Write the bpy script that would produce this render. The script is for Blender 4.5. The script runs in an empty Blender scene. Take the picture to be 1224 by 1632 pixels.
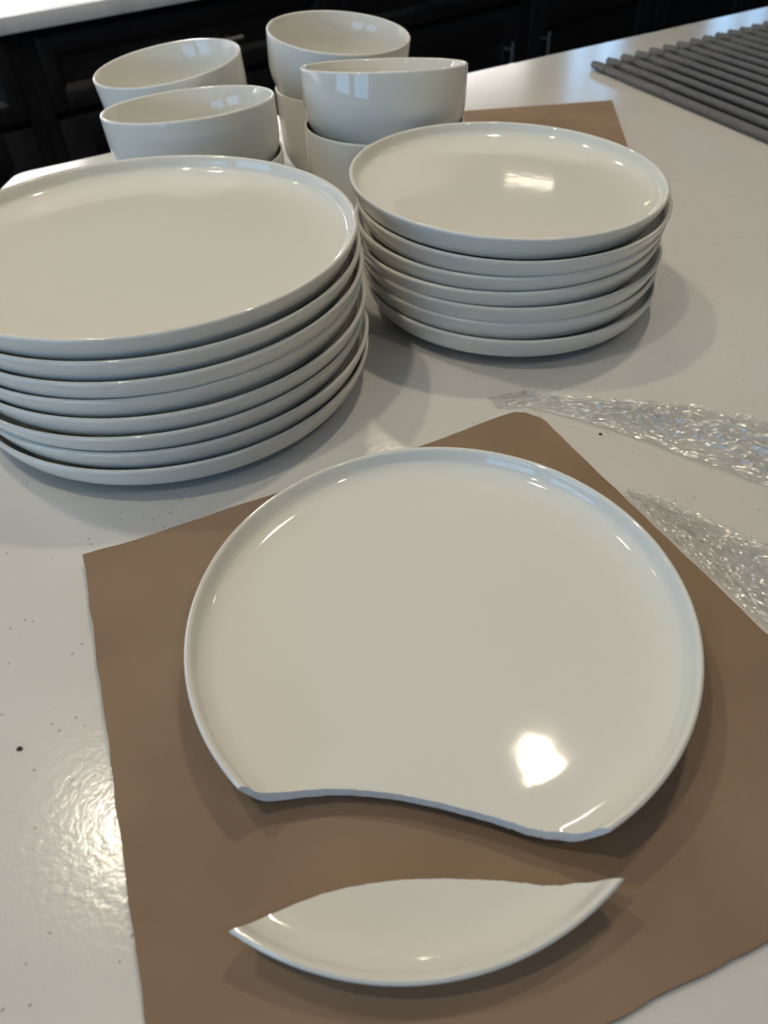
import bpy, bmesh, math, random
from mathutils import Matrix, Vector, noise
random.seed(7)
sc = bpy.context.scene
COL = sc.collection
CT = 0.92                                    # height of the worktops above the floor
PI = math.pi

# ------------------------------------------------------------------ camera
cam_d = bpy.data.cameras.new('camera')
cam = bpy.data.objects.new('camera', cam_d); COL.objects.link(cam)
cam_d.sensor_fit = 'VERTICAL'; cam_d.sensor_height = 36.0
cam_d.lens = 1153.84 / 1632.0 * 36.0
cam_d.clip_start = 0.01; cam_d.clip_end = 60
cam.matrix_world = (Matrix.Translation((0, 0, CT + 0.2836))
                    @ Matrix.Rotation(PI / 2 - 0.7681, 4, 'X') @ Matrix.Rotation(-0.0365, 4, 'Z'))
cam_d.dof.use_dof = True; cam_d.dof.focus_distance = 0.40; cam_d.dof.aperture_fstop = 11.0
sc.camera = cam

# ------------------------------------------------------------------ world, exposure
W = bpy.data.worlds.new('world'); sc.world = W; W.use_nodes = True
bg = W.node_tree.nodes['Background']
bg.inputs['Color'].default_value = (0.31, 0.61, 1.0, 1); bg.inputs['Strength'].default_value = 5.2
vs = sc.view_settings
vs.view_transform = 'Standard'; vs.look = 'None'; vs.gamma = 1.0; vs.use_curve_mapping = False
vs.exposure = -0.16
CEIL = CT + 1.75
WARM = (1.0, 0.885, 0.675)
DOWN = [(-0.74, 0.86, 4.6), (-0.58, 0.14, 3.6), (0.36, 0.94, 4.6), (0.05, 2.30, 2.6),
        (2.05, 1.55, 2.8), (-1.90, 1.30, 2.2), (0.85, -0.45, 2.6), (-1.30, -0.75, 2.2)]
cy = sc.cycles
cy.max_bounces = 7; cy.diffuse_bounces = 3; cy.glossy_bounces = 4; cy.transparent_max_bounces = 16
cy.caustics_reflective = False; cy.caustics_refractive = False

# ------------------------------------------------------------------ helpers
def link(name, me, mats=None, parent=None):
    o = bpy.data.objects.new(name, me); COL.objects.link(o)
    if mats is not None:
        for m in (mats if isinstance(mats, (list, tuple)) else [mats]): me.materials.append(m)
    if parent is not None: o.parent = parent
    return o
def empty(name, loc=(0, 0, 0), rz=0.0):
    o = bpy.data.objects.new(name, None); COL.objects.link(o)
    o.location = loc; o.rotation_euler = (0, 0, rz); o.empty_display_size = 0.05
    return o
def tag(o, label, cat, group=None):
    o['label'] = label; o['category'] = cat
    if group: o['group'] = group
    return o
def struct(o):
    o['kind'] = 'structure'; return o
def smooth(me, ang=40):
    me.polygons.foreach_set('use_smooth', [True] * len(me.polygons))
    me.set_sharp_from_angle(angle=math.radians(ang)); return me
def bm_mesh(bm, name, sm=None):
    bmesh.ops.recalc_face_normals(bm, faces=bm.faces)
    me = bpy.data.meshes.new(name); bm.to_mesh(me); bm.free()
    if sm: smooth(me, sm)
    return me
def add_box(bm, c, s, bev=0.0, M=None):
    r = bmesh.ops.create_cube(bm, size=1.0)
    vsx = r['verts']
    for v in vsx: v.co = Vector((c[0] + v.co.x * s[0], c[1] + v.co.y * s[1], c[2] + v.co.z * s[2]))
    if bev > 0:
        ed = list({e for v in vsx for e in v.link_edges})
        rr = bmesh.ops.bevel(bm, geom=ed, offset=bev, segments=2, affect='EDGES', profile=0.5)
        vsx = list({v for f in rr['faces'] for v in f.verts} | {v for v in vsx if v.is_valid})
    if M is not None:
        for v in vsx: v.co = M @ v.co
    return vsx
def box_obj(name, c, s, mat, parent=None, bev=0.0):
    bm = bmesh.new(); add_box(bm, c, s, bev); return link(name, bm_mesh(bm, name, 35 if bev else None), mat, parent)
def lathe(profile, segs=144):
    vs_, fs = [], []
    n = len(profile); rings = []
    for (r, z) in profile:
        if r < 1e-6: rings.append([len(vs_)]); vs_.append((0, 0, z))
        else:
            rings.append(list(range(len(vs_), len(vs_) + segs)))
            vs_ += [(r * math.cos(2 * PI * k / segs), r * math.sin(2 * PI * k / segs), z) for k in range(segs)]
    for i in range(n - 1):
        a, b = rings[i], rings[i + 1]
        for k in range(segs):
            k2 = (k + 1) % segs
            if len(a) == 1: fs.append((a[0], b[k2], b[k]))
            elif len(b) == 1: fs.append((a[k], a[k2], b[0]))
            else: fs.append((a[k], a[k2], b[k2], b[k]))
    me = bpy.data.meshes.new('lathe'); me.from_pydata(vs_, [], fs); me.update()
    bm = bmesh.new(); bm.from_mesh(me); bmesh.ops.recalc_face_normals(bm, faces=bm.faces); bm.to_mesh(me); bm.free()
    return me
def prism(pts, z0, z1):
    bm = bmesh.new()
    a = [bm.verts.new((x, y, z0)) for x, y in pts]; b = [bm.verts.new((x, y, z1)) for x, y in pts]
    bm.faces.new(a); bm.faces.new(b)
    for i in range(len(pts)): bm.faces.new((a[i], a[(i + 1) % len(pts)], b[(i + 1) % len(pts)], b[i]))
    return bm
def boolean(me_a, me_b, op):
    oa = bpy.data.objects.new('tmp_a', me_a); ob = bpy.data.objects.new('tmp_b', me_b)
    COL.objects.link(oa); COL.objects.link(ob)
    m = oa.modifiers.new('b', 'BOOLEAN'); m.operation = op; m.object = ob; m.solver = 'EXACT'
    dg = bpy.context.evaluated_depsgraph_get(); dg.update()
    me = bpy.data.meshes.new_from_object(oa.evaluated_get(dg))
    bpy.data.objects.remove(oa); bpy.data.objects.remove(ob)
    return me
def round_poly(pts, rad, seg=8):
    out = []
    n = len(pts)
    for i in range(n):
        p0, p, p1 = Vector(pts[i - 1]), Vector(pts[i]), Vector(pts[(i + 1) % n])
        a, b = (p0 - p).normalized(), (p1 - p).normalized()
        half = a.angle(b) / 2; d = rad / math.tan(half)
        s, e = p + a * d, p + b * d
        c = p + (a + b).normalized() * (rad / math.sin(half))
        for k in range(seg + 1):
            t = k / seg; q = s.lerp(e, t) - c
            q = q.normalized() * rad; out.append((c.x + q.x, c.y + q.y))
    return out
def tube_between(bm, a, b, r, seg=10):
    a, b = Vector(a), Vector(b); d = b - a
    M = Matrix.Translation((a + b) / 2) @ d.to_track_quat('Z', 'Y').to_matrix().to_4x4()
    bmesh.ops.create_cone(bm, cap_ends=True, segments=seg, radius1=r, radius2=r, depth=d.length, matrix=M)

# ------------------------------------------------------------------ materials
def mat(name, col, rough=0.5, spec=0.5, metal=0.0, coat=0.0):
    m = bpy.data.materials.new(name); m.use_nodes = True
    b = m.node_tree.nodes['Principled BSDF']
    b.inputs['Base Color'].default_value = (*col, 1); b.inputs['Roughness'].default_value = rough
    b.inputs['Specular IOR Level'].default_value = spec; b.inputs['Metallic'].default_value = metal
    b.inputs['Coat Weight'].default_value = coat
    return m
def nd(m, t): return m.node_tree.nodes.new(t)
def noise_col(m, scale, c1, c2, lo=0.35, hi=0.65, bump=0.0, bscale=None, detail=4, dist=0.001):
    nt = m.node_tree; b = nt.nodes['Principled BSDF']
    tc = nd(m, 'ShaderNodeTexCoord'); n = nd(m, 'ShaderNodeTexNoise')
    n.inputs['Scale'].default_value = scale; n.inputs['Detail'].default_value = detail
    nt.links.new(tc.outputs['Object'], n.inputs['Vector'])
    r = nd(m, 'ShaderNodeValToRGB'); r.color_ramp.elements[0].position = lo; r.color_ramp.elements[1].position = hi
    r.color_ramp.elements[0].color = (*c1, 1); r.color_ramp.elements[1].color = (*c2, 1)
    nt.links.new(n.outputs['Fac'], r.inputs['Fac']); nt.links.new(r.outputs['Color'], b.inputs['Base Color'])
    if bump:
        n2 = nd(m, 'ShaderNodeTexNoise'); n2.inputs['Scale'].default_value = bscale or scale; n2.inputs['Detail'].default_value = 3
        nt.links.new(tc.outputs['Object'], n2.inputs['Vector'])
        bp = nd(m, 'ShaderNodeBump'); bp.inputs['Strength'].default_value = bump; bp.inputs['Distance'].default_value = dist
        nt.links.new(n2.outputs['Fac'], bp.inputs['Height']); nt.links.new(bp.outputs['Normal'], b.inputs['Normal'])
    return r
porcelain = mat('porcelain', (0.80, 0.785, 0.75), 0.05, 0.5)
noise_col(porcelain, 3.0, (0.79, 0.778, 0.722), (0.81, 0.798, 0.742), bump=0.08, bscale=95, dist=0.0004)
chipped = mat('raw_porcelain', (0.78, 0.77, 0.76), 0.55)
noise_col(chipped, 300, (0.80, 0.79, 0.77), (0.88, 0.87, 0.85), bump=0.5, bscale=700, dist=0.0006)
card = mat('cardboard', (0.21, 0.135, 0.08), 0.85, 0.2)
noise_col(card, 14, (0.255, 0.178, 0.120), (0.300, 0.214, 0.147), bump=0.25, bscale=120, dist=0.0006)
card_edge = mat('cardboard_edge', (0.16, 0.10, 0.06), 0.9, 0.1)
noise_col(card_edge, 200, (0.12, 0.075, 0.045), (0.20, 0.13, 0.08))
# speckled white quartz with shallow pits
quartz = mat('white_quartz', (0.72, 0.70, 0.67), 0.17, 0.5)
def make_quartz(m):
    nt = m.node_tree; b = nt.nodes['Principled BSDF']
    tc = nd(m, 'ShaderNodeTexCoord')
    n1 = nd(m, 'ShaderNodeTexNoise'); n1.inputs['Scale'].default_value = 9; n1.inputs['Detail'].default_value = 3
    r1 = nd(m, 'ShaderNodeValToRGB')
    r1.color_ramp.elements[0].color = (0.66, 0.645, 0.62, 1); r1.color_ramp.elements[1].color = (0.72, 0.705, 0.68, 1)
    vo = nd(m, 'ShaderNodeTexVoronoi'); vo.inputs['Scale'].default_value = 190
    lt = nd(m, 'ShaderNodeMath'); lt.operation = 'LESS_THAN'; lt.inputs[1].default_value = 0.13
    n3 = nd(m, 'ShaderNodeTexNoise'); n3.inputs['Scale'].default_value = 60; n3.inputs['Detail'].default_value = 1
    gt = nd(m, 'ShaderNodeMath'); gt.operation = 'GREATER_THAN'; gt.inputs[1].default_value = 0.56
    mu = nd(m, 'ShaderNodeMath'); mu.operation = 'MULTIPLY'
    mx = nd(m, 'ShaderNodeMix'); mx.data_type = 'RGBA'; mx.inputs['B'].default_value = (0.42, 0.40, 0.38, 1)
    bp = nd(m, 'ShaderNodeBump'); bp.inputs['Strength'].default_value = 0.20; bp.inputs['Distance'].default_value = 0.0006
    n2 = nd(m, 'ShaderNodeTexNoise'); n2.inputs['Scale'].default_value = 330; n2.inputs['Detail'].default_value = 3
    L = nt.links.new
    for n in (n1, vo, n3, n2): L(tc.outputs['Object'], n.inputs['Vector'])
    L(n1.outputs['Fac'], r1.inputs['Fac']); L(vo.outputs['Distance'], lt.inputs[0]); L(n3.outputs['Fac'], gt.inputs[0])
    L(lt.outputs[0], mu.inputs[0]); L(gt.outputs[0], mu.inputs[1])
    L(mu.outputs[0], mx.inputs['Factor']); L(r1.outputs['Color'], mx.inputs['A']); L(mx.outputs['Result'], b.inputs['Base Color'])
    L(n2.outputs['Fac'], bp.inputs['Height']); L(bp.outputs['Normal'], b.inputs['Normal'])
make_quartz(quartz)
marble = mat('white_marble', (0.85, 0.85, 0.85), 0.2)
noise_col(marble, 6, (0.62, 0.62, 0.64), (0.86, 0.86, 0.87), 0.30, 0.48, detail=8)
black_paint = mat('black_cabinet_paint', (0.012, 0.012, 0.014), 0.38, 0.45)
noise_col(black_paint, 40, (0.010, 0.010, 0.012), (0.015, 0.015, 0.017), bump=0.03, bscale=80)
nickel = mat('brushed_nickel', (0.62, 0.60, 0.57), 0.28, metal=1.0)
noise_col(nickel, 200, (0.58, 0.56, 0.53), (0.66, 0.64, 0.61))
steel = mat('sink_steel', (0.30, 0.31, 0.32), 0.35, metal=1.0)
noise_col(steel, 150, (0.26, 0.27, 0.28), (0.34, 0.35, 0.36))
rack_grey = mat('grey_silicone', (0.12, 0.125, 0.13), 0.5)
noise_col(rack_grey, 90, (0.110, 0.115, 0.120), (0.135, 0.14, 0.145))
wall_paint = mat('wall_paint', (0.36, 0.35, 0.33), 0.7)
noise_col(wall_paint, 30, (0.34, 0.33, 0.31), (0.38, 0.37, 0.35), bump=0.05, bscale=200)
ceil_paint = mat('ceiling_paint', (0.75, 0.73, 0.70), 0.8)
noise_col(ceil_paint, 30, (0.73, 0.71, 0.68), (0.77, 0.75, 0.72))
floor_wood = mat('dark_floor_wood', (0.10, 0.065, 0.04), 0.4)
noise_col(floor_wood, 6, (0.07, 0.045, 0.028), (0.13, 0.085, 0.055), detail=8)
white_metal = mat('white_trim', (0.8, 0.8, 0.79), 0.4)
noise_col(white_metal, 50, (0.78, 0.78, 0.77), (0.82, 0.82, 0.81))
crumb_mat = mat('dark_crumb', (0.05, 0.035, 0.025), 0.8)
noise_col(crumb_mat, 500, (0.04, 0.03, 0.02), (0.08, 0.05, 0.03))
# clear stretch film
film = bpy.data.materials.new('clear_film'); film.use_nodes = True
def make_film(m):
    nt = m.node_tree; nt.nodes.clear(); L = nt.links.new
    out = nd(m, 'ShaderNodeOutputMaterial'); tr = nd(m, 'ShaderNodeBsdfTransparent'); tr.inputs['Color'].default_value = (0.98, 0.98, 0.98, 1)
    gl = nd(m, 'ShaderNodeBsdfGlossy'); gl.inputs['Roughness'].default_value = 0.27
    df = nd(m, 'ShaderNodeBsdfDiffuse'); df.inputs['Color'].default_value = (0.9, 0.9, 0.88, 1)
    m1 = nd(m, 'ShaderNodeMixShader'); m1.inputs['Fac'].default_value = 0.12
    mx = nd(m, 'ShaderNodeMixShader'); mx.inputs['Fac'].default_value = 0.20
    L(tr.outputs[0], m1.inputs[1]); L(df.outputs[0], m1.inputs[2])
    L(m1.outputs[0], mx.inputs[1]); L(gl.outputs[0], mx.inputs[2]); L(mx.outputs[0], out.inputs['Surface'])
make_film(film)
pane_mat = bpy.data.materials.new('window_glass'); pane_mat.use_nodes = True
def make_pane(m):
    nt = m.node_tree; nt.nodes.clear(); L = nt.links.new
    out = nd(m, 'ShaderNodeOutputMaterial'); tr = nd(m, 'ShaderNodeBsdfTransparent'); gl = nd(m, 'ShaderNodeBsdfGlossy'); gl.inputs['Roughness'].default_value = 0.02
    mx = nd(m, 'ShaderNodeMixShader'); mx.inputs['Fac'].default_value = 0.06
    L(tr.outputs[0], mx.inputs[1]); L(gl.outputs[0], mx.inputs[2]); L(mx.outputs[0], out.inputs['Surface'])
make_pane(pane_mat)
glow = bpy.data.materials.new('lamp_lens'); glow.use_nodes = True
gb = glow.node_tree.nodes['Principled BSDF']
gb.inputs['Base Color'].default_value = (0.9, 0.88, 0.8, 1); gb.inputs['Emission Color'].default_value = (*WARM, 1); gb.inputs['Emission Strength'].default_value = 6.0

# ------------------------------------------------------------------ room: axes along the kitchen run (e) and towards its wall (n)
TH = math.radians(43.0)
RM = Matrix.Rotation(TH, 4, 'Z')             # local x = along the run, local y = towards the back wall
E0, E2, N0, N1 = -3.4, 7.4, -4.2, 2.47
def room(o): o.matrix_world = RM; return o
def wall_with_holes(name, axis, pos, a0, a1, holes, outward, thick=0.12):
    """wall in local room axes: axis 'y' -> plane y=pos spanning x; axis 'x' -> plane x=pos spanning y"""
    bm = bmesh.new()
    cuts = sorted({a0, a1, *[h[0] for h in holes], *[h[1] for h in holes]})
    c = pos + outward * thick / 2
    def put(u0, u1, z0, z1):
        if axis == 'y': add_box(bm, ((u0 + u1) / 2, c, (z0 + z1) / 2), (u1 - u0, thick, z1 - z0))
        else: add_box(bm, (c, (u0 + u1) / 2, (z0 + z1) / 2), (thick, u1 - u0, z1 - z0))
    for u0, u1 in zip(cuts, cuts[1:]):
        h = [h for h in holes if h[0] <= u0 and h[1] >= u1]
        if not h: put(u0, u1, 0, CEIL)
        else:
            if h[0][2] > 0: put(u0, u1, 0, h[0][2])
            put(u0, u1, h[0][3], CEIL)
    return struct(room(link(name, bm_mesh(bm, name), wall_paint)))
win_back = [(3.70, 4.40, CT + 0.47, CT + 0.97), (5.30, 6.40, CT + 0.47, CT + 0.97)]
win_left = [(-1.35, 0.15, CT - 0.02, CT + 1.40), (0.55, 2.05, CT - 0.02, CT + 1.40)]
struct(room(box_obj('floor', ((E0 + E2) / 2, (N0 + N1) / 2, -0.05), (E2 - E0 + .24, N1 - N0 + .24, 0.1), floor_wood)))
struct(room(box_obj('ceiling', ((E0 + E2) / 2, (N0 + N1) / 2, CEIL + 0.05), (E2 - E0 + .24, N1 - N0 + .24, 0.1), ceil_paint)))
wall_with_holes('wall_back', 'y', N1, E0 - .12, E2 + .12, win_back, 1)
wall_with_holes('wall_left', 'x', E0, N0, N1, win_left, -1)
wall_with_holes('wall_right', 'x', E2, N0, N1, [], 1)
wall_with_holes('wall_front', 'y', N0, E0 - .12, E2 + .12, [], -1)
wn = 0
def window(axis, pos, h, outward):
    global wn; wn += 1
    u0, u1, z0, z1 = h; root = empty('window_%d' % wn); struct(root); root.matrix_world = RM
    c = pos + outward * 0.06
    def bar(nm, ua, ub, za, zb, t, m):
        s = (ub - ua, t, zb - za); p = ((ua + ub) / 2, c, (za + zb) / 2)
        if axis == 'x': s = (s[1], s[0], s[2]); p = (p[1], p[0], p[2])
        return box_obj(nm, p, s, m, root)
    w = 0.05
    for nm, ua, ub, za, zb in (('frame', u0, u0 + w, z0, z1), ('frame', u1 - w, u1, z0, z1), ('frame', u0 + w, u1 - w, z0, z0 + w), ('frame', u0 + w, u1 - w, z1 - w, z1)):
        bar(nm, ua, ub, za, zb, 0.06, white_metal)
    um = (u0 + u1) / 2
    bar('mullion', um - .02, um + .02, z0 + w, z1 - w, 0.05, white_metal)
    bar('pane', u0 + w, um - .02, z0 + w, z1 - w, 0.006, pane_mat); bar('pane', um + .02, u1 - w, z0 + w, z1 - w, 0.006, pane_mat)
    ld = bpy.data.lights.new('daylight_portal', 'AREA'); ld.shape = 'RECTANGLE'; ld.size = u1 - u0; ld.size_y = z1 - z0; ld.cycles.is_portal = True
    lo = bpy.data.objects.new('daylight_portal', ld); COL.objects.link(lo)
    p = ((u0 + u1) / 2, pos + outward * 0.13, (z0 + z1) / 2); d = Vector((0, -outward, 0))
    if axis == 'x': p = (p[1], p[0], p[2]); d = Vector((-outward, 0, 0))
    lo.matrix_world = RM @ Matrix.Translation(p) @ d.to_track_quat('-Z', 'Z').to_matrix().to_4x4()
for h in win_back: window('y', N1, h, 1)
for h in win_left: window('x', E0, h, -1)

# recessed ceiling lamps
ring_me = lathe([(0.060, 0.0), (0.062, -0.006), (0.085, -0.006), (0.088, -0.003), (0.088, 0.0), (0.060, 0.0)], 40); smooth(ring_me)
lens_me = lathe([(0, -0.001), (0.058, -0.001), (0.060, 0.0), (0, 0.0)], 40)
ring_me.materials.append(white_metal); lens_me.materials.append(glow)
for i, (x, y, p) in enumerate(DOWN):
    t = empty('recessed_downlight', (x, y, CEIL))
    tag(t, 'round white recessed downlight in the ceiling above the kitchen', 'ceiling light', 'recessed ceiling downlights')
    for nm, me in (('trim_ring', ring_me), ('lens', lens_me)): link(nm, me, None, t)
    ld = bpy.data.lights.new('lamp', 'AREA'); ld.shape = 'DISK'; ld.size = 0.085; ld.spread = math.radians(140); ld.energy = p; ld.color = WARM
    lo = bpy.data.objects.new('lamp', ld); COL.objects.link(lo); lo.parent = t; lo.location = (0, 0, -0.008)

# slim linear pendant at the far end of the kitchen, mirrored in the smaller plates
pend = empty('linear_pendant', (0.83, 3.58, CT + 1.18), math.radians(-13)); tag(pend, 'slim linear pendant lamp hanging at the far end of the kitchen', 'pendant lamp')
box_obj('housing', (0, 0, 0.028), (0.26, 0.06, 0.022), white_metal, pend, 0.004)
box_obj('diffuser', (0, 0, 0.006), (0.24, 0.05, 0.022), glow, pend, 0.008)
for sx in (-.1, .1):
    bm = bmesh.new(); tube_between(bm, (sx, 0, .039), (sx, 0, CEIL - CT - 1.18), 0.0025, 8); link('cable', bm_mesh(bm, 'cable', 40), nickel, pend)

# ------------------------------------------------------------------ kitchen run behind
ED = 1.831; FACE = ED + 0.022
def shaker(name, x0, x1, z0, z1, parent, pull=None, rail=0.07):
    """framed front with a recessed panel, standing proud of the carcass"""
    bm = bmesh.new(); t = 0.02; y0 = FACE; g = 0.002
    x0 += g; x1 -= g; z0 += g; z1 -= g
    for c, s in ((((x0 + rail / 2), z0 + (z1 - z0) / 2), (rail, z1 - z0)), ((x1 - rail / 2, (z0 + z1) / 2), (rail, z1 - z0)),
                 (((x0 + x1) / 2, z0 + rail / 2), (x1 - x0 - 2 * rail, rail)), (((x0 + x1) / 2, z1 - rail / 2), (x1 - x0 - 2 * rail, rail))):
        add_box(bm, (c[0], y0 + t / 2, c[1]), (s[0], t, s[1]), 0.0015)
    d = link(name, bm_mesh(bm, name, 35), black_paint, parent)
    bm = bmesh.new()
    a, b, c, e = x0 + rail, x1 - rail, z0 + rail, z1 - rail; q = 0.014; yb = y0 + 0.013
    o = [bm.verts.new(v) for v in ((a, y0 + .004, c), (b, y0 + .004, c), (b, y0 + .004, e), (a, y0 + .004, e))]
    i_ = [bm.verts.new(v) for v in ((a + q, yb, c + q), (b - q, yb, c + q), (b - q, yb, e - q), (a + q, yb, e - q))]
    k = [bm.verts.new(v) for v in ((a, y0 + .02, c), (b, y0 + .02, c), (b, y0 + .02, e), (a, y0 + .02, e))]
    bm.faces.new(i_); bm.faces.new(k)
    for j in range(4):
        bm.faces.new((o[j], o[(j + 1) % 4], i_[(j + 1) % 4], i_[j])); bm.faces.new((o[j], k[j], k[(j + 1) % 4], o[(j + 1) % 4]))
    link('panel', bm_mesh(bm, 'panel'), black_paint, d)
    if pull:
        kind, px, pz, ln = pull
        bm = bmesh.new(); yy = y0 - 0.032
        if kind == 'v':
            tube_between(bm, (px, yy, pz - ln / 2), (px, yy, pz + ln / 2), 0.006)
            for s in (-.36, .36): tube_between(bm, (px, yy, pz + s * ln), (px, y0 + .001, pz + s * ln), 0.0045)
        else:
            tube_between(bm, (px - ln / 2, yy, pz), (px + ln / 2, yy, pz), 0.006)
            for s in (-.36, .36): tube_between(bm, (px + s * ln, yy, pz), (px + s * ln, y0 + .001, pz), 0.0045)
        link('bar_pull', bm_mesh(bm, 'bar_pull', 40), nickel, d)
    return d
units = [(-1.09, -0.19, 0), (-0.19, 0.71, 0), (0.71, 1.61, 0), (1.61, 2.51, 1), (2.51, 3.41, 2), (3.41, 4.31, 3), (4.31, 5.21, 3), (5.21, 6.11, 3)]
ul = ['black base cabinet far left, out past the worktop corner', 'black base cabinet with drawer, left of the stacked bowls',
      'black base cabinet with a drawer pull showing behind the rear left bowl', 'black base cabinet with vertical pull on its right, behind the bowls',
      'black base cabinet with vertical pull on its left, left of the drying rack',
      'black base cabinet right of the two vertical pulls, behind the drying rack', 'black base cabinet behind the drying rack at the right edge of the photo',
      'black base cabinet farthest right, past the right edge of the photo']
for (x0, x1, k), lb in zip(units, ul):
    root = empty('base_cabinet'); tag(root, lb, 'cabinet', 'black base cabinets along the back wall')
    root.matrix_world = RM
    bm = bmesh.new(); add_box(bm, ((x0 + x1) / 2, (FACE + .02 + N1) / 2, 0.49), (x1 - x0 - .001, N1 - FACE - .022, 0.78))
    link('carcass', bm_mesh(bm, 'carcass'), black_paint, root)
    box_obj('toe_kick', ((x0 + x1) / 2, (FACE + .09 + N1) / 2, 0.05), (x1 - x0 - .002, N1 - FACE - .092, 0.1), black_paint, root)
    fs = 0.03; zt = CT - 0.045; zg = CT - 0.205
    xm = (x0 + x1) / 2
    shaker('drawer', x0 + fs, x1 - fs, zg + .006, zt, root, ('h', xm, CT - 0.122, 0.205), 0.035)
    if k == 0:
        shaker('door', x0 + fs, xm, 0.11, zg - .006, root, ('v', xm - .05, zg - .14, .16)); shaker('door', xm, x1 - fs, 0.11, zg - .006, root, ('v', xm + .05, zg - .14, .16))
    elif k == 1: shaker('door', x0 + fs, x1 - fs, 0.11, zg - .006, root, ('v', x1 - .108, zg - .19, .17), 0.09)
    elif k == 3: shaker('door', x0 + fs, x1 - fs, 0.11, zg - .006, root, None, 0.09)
    else: shaker('door', x0 + fs, x1 - fs, 0.11, zg - .006, root, ('v', x0 + .108, zg - .19, .17), 0.09)
    bm = bmesh.new()                                                     # face frame round the fronts
    for c, s in (((x0 + fs / 2, (.1 + CT - .034) / 2), (fs - .001, CT - .134)), ((x1 - fs / 2, (.1 + CT - .034) / 2), (fs - .001, CT - .134)), ((xm, CT - .0395), (x1 - x0 - 2 * fs, .010))):
        add_box(bm, (c[0], FACE + .0125, c[1]), (s[0], .014, s[1]))
    link('face_frame', bm_mesh(bm, 'face_frame'), black_paint, root)
bm = bmesh.new(); add_box(bm, ((-1.1 + 6.11) / 2, (ED + N1) / 2, CT - 0.0155), (7.21, N1 - ED - .001, 0.031), 0.002)
tag(room(link('back_worktop', bm_mesh(bm, 'back_worktop', 35), marble)), 'white marbled worktop on the black cabinets along the wall', 'worktop')
tag(room(box_obj('backsplash', ((-1.1 + 6.11) / 2, N1 - 0.0065, CT + 0.235), (7.21, 0.012, 0.468), marble)), 'white marbled backsplash panel above the back worktop', 'backsplash')
# wall cabinets with light bars beneath
for j in range(4):
    x0 = -1.09 + j * 1.09; x1 = x0 + 1.088
    root = empty('wall_cabinet'); root.matrix_world = RM
    tag(root, 'black wall cabinet over the back worktop', 'cabinet', 'black wall cabinets over the back worktop')
    box_obj('carcass', ((x0 + x1) / 2, N1 - .16, CT + .90), (x1 - x0, .318, .84), black_paint, root)
    for q in (0, 1):
        a = x0 + q * (x1 - x0) / 2; box_obj('door', (a + (x1 - x0) / 4, N1 - .33, CT + .90), ((x1 - x0) / 2 - .004, .02, .83), black_paint, root, 0.002)
    lb = empty('cabinet_light'); lb.matrix_world = RM
    tag(lb, 'slim light bar under a black wall cabinet', 'light bar', 'light bars under the wall cabinets')
    box_obj('housing', ((x0 + x1) / 2, N1 - .20, CT + .472), (0.8, .03, .014), white_metal, lb)
    ld = bpy.data.lights.new('strip', 'AREA'); ld.shape = 'RECTANGLE'; ld.size = 0.78; ld.size_y = 0.02; ld.energy = 7.0; ld.color = (1, 0.97, 0.97)
    lo = bpy.data.objects.new('strip', ld); COL.objects.link(lo); lo.parent = lb; lo.location = ((x0 + x1) / 2, N1 - .20, CT + .463)

# ------------------------------------------------------------------ island
rk_o = Vector((0.335, 1.2285)); rk_u = Vector((0.838, 0.546)); rk_v = Vector((0.320, -0.947))
def rk(a, b): p = rk_o + rk_u * a + rk_v * b; return (p.x, p.y)
isl = round_poly([(-0.405, 0.868), (-0.420, -0.43), (2.19, 1.29), (1.60, 2.185)], 0.03)
top_bm = prism(isl, CT - 0.03, CT)
bmesh.ops.recalc_face_normals(top_bm, faces=top_bm.faces)
top_me = bm_mesh(top_bm, 'top')
hole = round_poly([rk(0.022, 0.075), rk(0.68, 0.075), rk(0.68, 0.40), rk(0.022, 0.40)], 0.02, 5)
top_me = boolean(top_me, bm_mesh(prism(hole, CT - 0.1, CT + 0.1), 'hole'), 'DIFFERENCE')
bm = bmesh.new(); bm.from_mesh(top_me)
bm.edges.ensure_lookup_table()
ed = [e for e in bm.edges if len(e.link_faces) == 2 and e.calc_face_angle(0) > 1.0 and all(abs(v.co.z - CT) < 1e-4 for v in e.verts)]
bmesh.ops.bevel(bm, geom=ed, offset=0.002, segments=2, affect='EDGES')
isl_top = link('island_worktop', bm_mesh(bm, 'island_worktop', 40), quartz)
tag(isl_top, 'white speckled quartz island worktop under the dishes', 'worktop')
root = empty('kitchen_island'); tag(root, 'dark island base carrying the white quartz worktop', 'cabinet')
c = Vector((sum(p[0] for p in isl) / len(isl), sum(p[1] for p in isl) / len(isl)))
def shrink(f): return [(c.x + (x - c.x) * f, c.y + (y - c.y) * f) for x, y in isl]
base_me = bm_mesh(prism(shrink(0.93), 0.10, CT - 0.0305), 'base')
base_me = boolean(base_me, bm_mesh(prism([(c.x + (x - c.x) * 1.0, y) for x, y in round_poly([rk(0.0, 0.05), rk(0.70, 0.05), rk(0.70, 0.425), rk(0.0, 0.425)], 0.02, 3)], 0.6, CT + 0.1), 'h2'), 'DIFFERENCE')
link('carcass', base_me, black_paint, root)
link('plinth', bm_mesh(prism(shrink(0.87), 0.0, 0.10), 'plinth'), black_paint, root)
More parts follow.
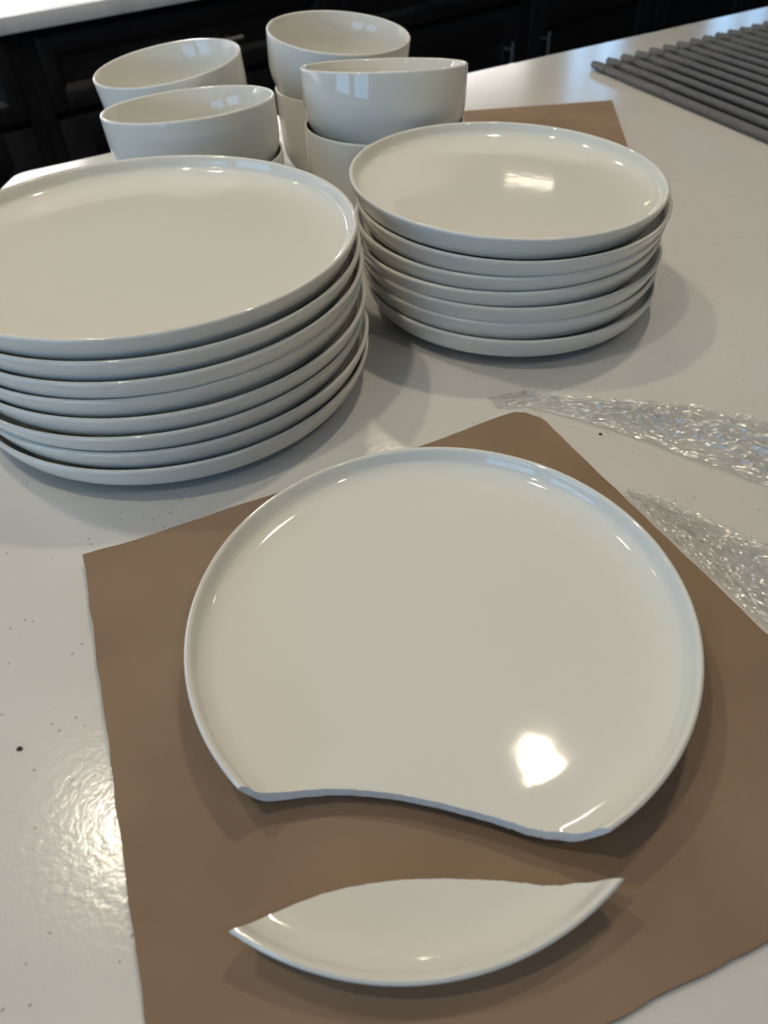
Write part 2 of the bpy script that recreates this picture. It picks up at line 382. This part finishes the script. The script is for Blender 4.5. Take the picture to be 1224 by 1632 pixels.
# sink basin under the drying rack
root = empty('sink'); tag(root, 'dark steel undermount sink beneath the grey drying rack', 'sink')
bm = bmesh.new()
ri = round_poly([rk(0.018, 0.071), rk(0.684, 0.071), rk(0.684, 0.404), rk(0.018, 0.404)], 0.024, 5)
ro = round_poly([rk(0.010, 0.063), rk(0.692, 0.063), rk(0.692, 0.412), rk(0.010, 0.412)], 0.028, 5)
zt, zb = CT - 0.031, CT - 0.23
rings = [[bm.verts.new((x, y, z)) for x, y in pp] for pp, z in ((ro, zt), (ri, zt), (ri, zb + .004), (ro, zb), )]
for a, b in ((0, 1), (1, 2), (3, 0)):
    for j in range(len(ri)): bm.faces.new((rings[a][j], rings[a][(j + 1) % len(ri)], rings[b][(j + 1) % len(ri)], rings[b][j]))
bm.faces.new(rings[2]); bm.faces.new(rings[3])
link('basin', bm_mesh(bm, 'basin', 40), steel, root)
bm = bmesh.new(); bmesh.ops.create_cone(bm, cap_ends=True, segments=24, radius1=0.045, radius2=0.04, depth=0.006, matrix=Matrix.Translation((*rk(.34, .24), zb + .008)))
link('drain', bm_mesh(bm, 'drain', 40), nickel, root)

# ------------------------------------------------------------------ roll-up drying rack
root = empty('drying_rack', (*rk(0.2, 0.2), CT)); tag(root, 'grey roll-up drying rack of parallel rods over the sink', 'drying rack')
rr = 0.0050; zc = rr + 0.0012
LEN = 0.45; PITCH = 0.0317
def rod_mesh():
    bm = bmesh.new(); d = Vector((rk_v.x, rk_v.y, 0))
    tube_between(bm, (0, 0, 0), d * LEN, rr, 12)
    bmesh.ops.bevel(bm, geom=[e for e in bm.edges if e.calc_face_angle(0) > 1.2], offset=0.0012, segments=2, affect='EDGES')
    return bm_mesh(bm, 'rod', 50)
rme = rod_mesh(); rme.materials.append(rack_grey)
off = Vector((*rk(0.2, 0.2), CT))
for i in range(21):
    o = link('rod', rme, None, root); p = rk(i * PITCH, 0.0); o.location = Vector((p[0], p[1], CT + zc)) - off
def strap(b):
    # ribbed band that carries the rods: one collar round each rod, joined by short webs
    bm = bmesh.new()
    for i in range(21):
        p = rk(i * PITCH, b); d = Vector((rk_v.x, rk_v.y, 0)) * 0.011; P = Vector((*p, CT + zc)) - off
        tube_between(bm, P - d, P + d, rr + 0.0011, 12)
        if i < 20:
            q = Vector((*rk((i + 1) * PITCH, b), CT + zc)) - off
            tube_between(bm, P + Vector((0, 0, -.001)), q + Vector((0, 0, -.001)), 0.0036, 8)
    return link('end_band', bm_mesh(bm, 'end_band', 50), rack_grey, root)
strap(0.024); strap(LEN - 0.024)

# ------------------------------------------------------------------ cardboard sheets
def sheet(name, quad, thick, z0, nx, ny, warp, edge, label, cut=None):
    A, B, C, D = [Vector(p) for p in quad]                          # A->B bottom edge, D->C top edge
    bm = bmesh.new(); tops = []; bots = []
    for j in range(ny + 1):
        for i in range(nx + 1):
            u, v = i / nx, j / ny
            p = A.lerp(B, u).lerp(D.lerp(C, u), v)
            if i in (0, nx) or j in (0, ny):
                p = p + Vector((noise.noise(Vector((p.x * 90, p.y * 90, 1.3))), noise.noise(Vector((p.x * 90, p.y * 90, 7.7))))) * edge
            if cut: p = cut(p, u, v)
            z = z0 + warp(u, v)
            tops.append(bm.verts.new((p.x, p.y, z + thick))); bots.append(bm.verts.new((p.x, p.y, z)))
    W_ = nx + 1
    for j in range(ny):
        for i in range(nx):
            a = j * W_ + i; q = (a, a + 1, a + 1 + W_, a + W_)
            f = bm.faces.new([tops[k] for k in q]); f = bm.faces.new([bots[k] for k in reversed(q)])
    def side(ids):
        for a, b in zip(ids, ids[1:]):
            f = bm.faces.new((tops[a], bots[a], bots[b], tops[b])); f.material_index = 1
    side([i for i in range(W_)]); side([ny * W_ + i for i in range(W_)])
    side([j * W_ for j in range(ny + 1)]); side([j * W_ + nx for j in range(ny + 1)])
    me = bm_mesh(bm, name, 50)
    o = link(name, me, [card, card_edge]); o['label'] = label; o['category'] = 'cardboard'; o['group'] = 'brown cardboard sheets'
    return o
BT = 0.0022
def warp1(u, v):
    lift = 0.0045 * max(0.0, 1 - u / 0.22) ** 1.6 * (0.35 + 0.65 * v)
    return 0.0003 + lift + 0.0006 * max(0, v - .8) * 5 * (0.5 + .5 * math.sin(u * 9))
def cut1(p, u, v):
    if u > 0.955 and v > 0.955: return p + Vector((-0.004, -0.006)) * ((u - .955) / .045) * ((v - .955) / .045)
    if v == 1.0: return p + Vector((-0.35, 0.94)) * 0.0022 * math.sin(PI * u) * math.sin(u * 7.0)
    return p
sheet('cardboard_sheet', [(-0.0649, 0.0059), (0.2181, 0.1049), (0.0975, 0.3845), (-0.1591, 0.2624)], BT, CT, 48, 48, warp1, 0.0008,
      'brown cardboard sheet lying under the broken plate', cut1)
sheet('cardboard_sheet', [(0.085, 0.850), (0.2912, 0.865), (0.3207, 1.057), (0.105, 1.032)], BT, CT, 20, 20, lambda u, v: 0.0003, 0.0005,
      'brown cardboard sheet on the worktop behind the smaller plate stack')
BOARD = CT + 0.0003 + BT

# ------------------------------------------------------------------ plates
def plate_profile(R, hf, hp):
    return [(0, hf - .0053), (0.60 * R, hf - .0053), (0.607 * R, 0.001), (0.613 * R, 0), (0.640 * R, 0), (0.648 * R, 0.001), (0.668 * R, hf - .0055),
            (R - .020, hf - .0055), (R - .0135, hf - .0051), (R - .0090, hp - .0172), (R - .0066, hp - .0158), (R - .0050, hp - .0138), (R - .0036, hp - .0108), (R - .0016, hp - .0062),
            (R - .0002, hp - .0022), (R - .0001, hp - .0012), (R - .0006, hp - .0004), (R - .0014, hp), (R - .0022, hp - .0002), (R - .0029, hp - .0009), (R - .0034, hp - .0020),
            (R - .0044, hp - .0056), (R - .0049, hf + .0062), (R - .0059, hf + .0050), (R - .0076, hf + .0037), (R - .0100, hf + .0026), (R - .0135, hf + .0016), (R - .0180, hf + .0009), (R - .0240, hf + .0003), (R - .0310, hf), (R * .68, hf), (R * .5, hf), (R * .25, hf), (0, hf)]
R_D, R_S = 0.1335, 0.1134
HF_D, HF_S, HP = 0.0113, 0.0120, 0.0245
din_me = smooth(lathe(plate_profile(R_D, HF_D, HP), 160), 60); din_me.materials.append(porcelain)
sal_me = smooth(lathe(plate_profile(R_S, HF_S, HP), 160), 60); sal_me.materials.append(porcelain)
ords = ['bottom', 'second', 'third', 'fourth', 'fifth', 'sixth', 'seventh', 'top']
jd = [(0, 0), (.0012, .0006), (-.0010, -.0008), (.0016, .0002), (-.0004, .0010), (.0018, -.0006), (.0010, -.0004), (0, 0)]
for i in range(8):
    t = i / 7
    o = link('dinner_plate', din_me)
    o.location = (-0.1396 - .0036 * t + jd[i][0], 0.4410 + .0057 * t + jd[i][1], CT + i * HF_D)
    o.rotation_euler = (-0.009 * t, -0.001 * t, i * 0.7)
    lb = ('bottom large white plate, resting on the worktop in the left stack' if i == 0 else
          'top large white plate of the left stack, its hollow fully in view' if i == 7 else
          'large white plate in the left stack, %s from the bottom' % ords[i])
    tag(o, lb, 'plate', 'large white plates in the left stack')
js = [(0, 0), (-.0012, .0015), (.0002, -.0010), (-.0014, .0004), (.0010, .0010), (.0030, -.0006), (0, 0)]
for i in range(7):
    t = i / 6
    o = link('side_plate', sal_me)
    o.location = (0.1047 - .0085 * t + js[i][0], 0.5415 - .0005 * t + js[i][1], CT + i * HF_S)
    o.rotation_euler = (-0.022 * t, 0.0295 * t, i * 0.9)
    lb = ('bottom smaller white plate, resting on the worktop in the right stack' if i == 0 else
          'top smaller white plate of the right stack, with bright reflection inside' if i == 6 else
          'smaller white plate in the right stack, %s from the bottom' % ords[i])
    tag(o, lb, 'plate', 'smaller white plates in the right stack')

# ------------------------------------------------------------------ broken plate and its piece
brk = [(-.104, -.0838), (-.0920, -.0822), (-.0804, -.0806), (-.0720, -.0792), (-.060, -.0778), (-.049, -.0771), (-.040, -.0776), (-.030, -.0788), (-.020, -.0806), (-.011, -.0828), (-.002, -.0854),
       (.0074, -.0884), (.0150, -.0910), (.0207, -.0932), (.0262, -.0956), (.0316, -.0972), (.0365, -.0980), (.042, -.0992), (.0493, -.1008), (.058, -.1024), (.072, -.105)]
fine = []
for (a, b) in zip(brk, brk[1:]):
    for k in range(4):
        s = k / 4; x = a[0] + (b[0] - a[0]) * s; y = a[1] + (b[1] - a[1]) * s
        amp = 0.00022 + (0.00035 if 0.018 < x < 0.05 else 0)
        fine.append((x, y + amp * noise.noise(Vector((x * 420, 0.3, 0.7)))))
fine.append(brk[-1])
fine = [(x + .0002, y + .0025) for x, y in fine]
lower = fine + [(.072, -.16), (-.104, -.16)]
def cut_plate(op, shrink=0.0):
    pm = lathe(plate_profile(0.1122, 0.0120, HP), 160); pm.materials.append(porcelain); pm.materials.append(chipped)
    lo = [(x, y - shrink) for x, y in lower]
    cm = bm_mesh(prism(lo, -0.03, 0.05), 'cutter'); cm.materials.append(porcelain); cm.materials.append(chipped)
    for p in cm.polygons: p.material_index = 1
    me = boolean(pm, cm, op)
    return smooth(me, 38)
pl = link('broken_plate', cut_plate('DIFFERENCE'))
pl.location = (0.0228, 0.2015, BOARD + 0.0019); pl.rotation_euler = (0.0173, -0.0154, 0)
tag(pl, 'broken white plate with a curved bite missing, on cardboard', 'plate')
pc_me = cut_plate('INTERSECT', 0.0003)
ax = Vector((0.1297, -0.0201, 0)).normalized(); piv = Vector((-0.0155, -0.097, 0.0065))
pc_me.transform(Matrix.Rotation(math.radians(14.1), 4, 'Z') @ Matrix.Rotation(math.radians(14.3), 4, ax) @ Matrix.Translation(-piv))
zmin = min(v.co.z for v in pc_me.vertices)
pc = link('plate_shard', pc_me)
pc.location = (0.0109, 0.0784, BOARD - zmin)
tag(pc, 'crescent-shaped broken white plate piece in front of the broken plate', 'plate piece')

# ------------------------------------------------------------------ bowls
RB, HB = 0.073, 0.087
bp = [(0, .0030), (.036, .0030), (.038, .0005), (.0395, 0), (.0425, 0), (.044, .0010), (.0500, .0045), (.0555, .0120), (.0600, .0220), (.0640, .0330), (.0662, .0385), (.0685, .0430), (.0705, .0485), (.0718, .0550), (.0724, .0640),
      (.0730, .0850), (.0728, .0863), (.0720, .0870), (.0709, .0868), (.0701, .0858), (.0690, .0640), (.0682, .0560), (.0666, .0500), (.0640, .0440), (.0600, .0340), (.0560, .0230), (.0510, .0140), (.0450, .0095), (.030, .0074), (0, .0070)]
bl = [(0, .0030), (.048, .0030), (.050, .0005), (.0515, 0), (.0545, 0), (.056, .0010), (.0610, .0040), (.0650, .0090), (.0680, .0160), (.0695, .0260), (.0704, .0450), (.0714, .0850), (.0712, .0863), (.0706, .0870), (.0697, .0868), (.0690, .0858),
      (.0676, .0450), (.0666, .0260), (.0645, .0170), (.0600, .0105), (.0540, .0080), (.030, .0072), (0, .0070)]
bowl_me = smooth(lathe(bp, 128), 60); bowl_me.materials.append(porcelain)
low_me = smooth(lathe(bl, 128), 60); low_me.materials.append(porcelain)
# upper bowls: rim centre, slope of the rim (dz/dx, dz/dy); lower bowl: base centre
stacks = [('rear left', (-0.1961, 0.8193, 0.1141), (0.0965, 0.0493), (-0.188, 0.8236)),
          ('front left', (-0.1523, 0.6814, 0.1125), (0.0495, -0.0766), (-0.148, 0.6748)),
          ('rear right', (-0.0279, 0.8665, 0.1257), (-0.0932, 0.0721), (-0.0275, 0.8690)),
          ('front right', (0.0140, 0.7231, 0.1262), (-0.0075, -0.1450), (0.0130, 0.7080))]
desc = {'rear left': ('white bowl leaning left in the rear left stack, upper of two', 'white bowl under the leaning one in the rear left stack'),
        'front left': ('white bowl directly behind the large plates, upper of two', 'white bowl standing on the worktop right behind the large plates'),
        'rear right': ('rearmost white bowl, highest in the picture, upper of two', 'white bowl under the rearmost bowl, on the worktop'),
        'front right': ('white bowl tipped away behind the smaller plates, upper of two', 'white bowl under the tipped one behind the smaller plates')}
for nm, rc, sl, lo in stacks:
    b = link('bowl', low_me); b.location = (lo[0], lo[1], CT); b.scale = (1, 1, {'rear left': .86, 'front left': .86, 'rear right': .90}.get(nm, 1.0))
    tag(b, desc[nm][1], 'bowl', 'white bowls stacked in pairs')
    u = link('bowl', bowl_me)
    nrm = Vector((-sl[0], -sl[1], 1)).normalized()
    q = Vector((0, 0, 1)).rotation_difference(nrm)
    u.matrix_world = Matrix.Translation(Vector((rc[0], rc[1], CT + rc[2])) - nrm * HB) @ q.to_matrix().to_4x4()
    tag(u, desc[nm][0], 'bowl', 'white bowls stacked in pairs')

# ------------------------------------------------------------------ clear plastic film
def film_strip(name, upper, lower_, nu, nv, label, seed, amp):
    """crumpled film between an upper and a lower outline; creases run along its length"""
    def along(pts, t):
        s = t * (len(pts) - 1); i = min(int(s), len(pts) - 2); return Vector(pts[i]).lerp(Vector(pts[i + 1]), s - i)
    bm = bmesh.new(); g = []
    for j in range(nv + 1):
        row = []
        for i in range(nu + 1):
            u, v = i / nu, j / nv
            p = along(lower_, u).lerp(along(upper, u), v)
            if j in (0, nv): p += Vector((0, 1)) * 0.0025 * noise.noise(Vector((u * 22, v * 5, seed)))
            if i in (0, nu): p += Vector((1, 0)) * 0.003 * noise.noise(Vector((u * 3, v * 9, seed + 4)))
            L_ = u * 5.0
            r1 = 1 - abs(noise.noise(Vector((L_ * 1.1, v * 7 + 0.8 * noise.noise(Vector((L_, v * 2, seed))), seed))))
            r2 = 1 - abs(noise.noise(Vector((L_ * 4.0, v * 17, seed + 9))))
            r3 = noise.noise(Vector((L_ * 12, v * 26, seed + 3)))
            wd = (along(lower_, u) - along(upper, u)).length / 0.04
            z = amp * min(1.0, wd) * (0.70 * r1 ** 3 + 0.45 * r2 ** 3 + 0.22 * r3) * (0.35 + 0.65 * math.sin(PI * min(max(v, .04), .96)))
            row.append(bm.verts.new((p.x, p.y, CT + 0.0008 + max(0.0, z))))
        g.append(row)
    for j in range(nv):
        for i in range(nu): bm.faces.new((g[j][i], g[j][i + 1], g[j + 1][i + 1], g[j + 1][i]))
    me = bm_mesh(bm, name)
    return tag(link(name, me, film), label, 'plastic film', 'scraps of clear plastic film')
film_strip('plastic_film', [(.072, .399), (.098, .4055), (.125, .397), (.162, .388), (.195, .384), (.242, .360), (.30, .335)],
           [(.0765, .3865), (.096, .387), (.120, .374), (.154, .353), (.181, .331), (.220, .301), (.27, .275)], 130, 60,
           'crumpled clear plastic film behind the cardboard corner, below the smaller plates', 3.1, 0.0062)
film_strip('plastic_film', [(.1400, .3050), (.155, .2965), (.172, .2820), (.201, .253), (.262, .206)],
           [(.1372, .2985), (.1504, .2685), (.1636, .239), (.1768, .2095), (.196, .166)], 90, 56,
           'crumpled clear plastic film along the right edge of the front cardboard', 8.4, 0.0055)

# ------------------------------------------------------------------ stray specks
def crumb(x, y, z, s, label):
    bm = bmesh.new(); bmesh.ops.create_icosphere(bm, subdivisions=2, radius=s)
    for v in bm.verts: v.co = Vector((v.co.x * 1.3, v.co.y * .9, v.co.z * .6)) * (1 + .5 * noise.noise(v.co * 900 + Vector((x * 90, y * 90, 0))))
    zm = min(v.co.z for v in bm.verts)
    o = link('crumb', bm_mesh(bm, 'crumb', 60), crumb_mat); o.location = (x, y, z - zm); tag(o, label, 'crumb', 'stray crumbs')
crumb(-0.1590, 0.1560, CT, 0.0010, 'tiny dark crumb on the worktop left of the front cardboard')
crumb(0.1370, 0.3560, CT, 0.0009, 'tiny dark crumb on the worktop below the rear plastic film')
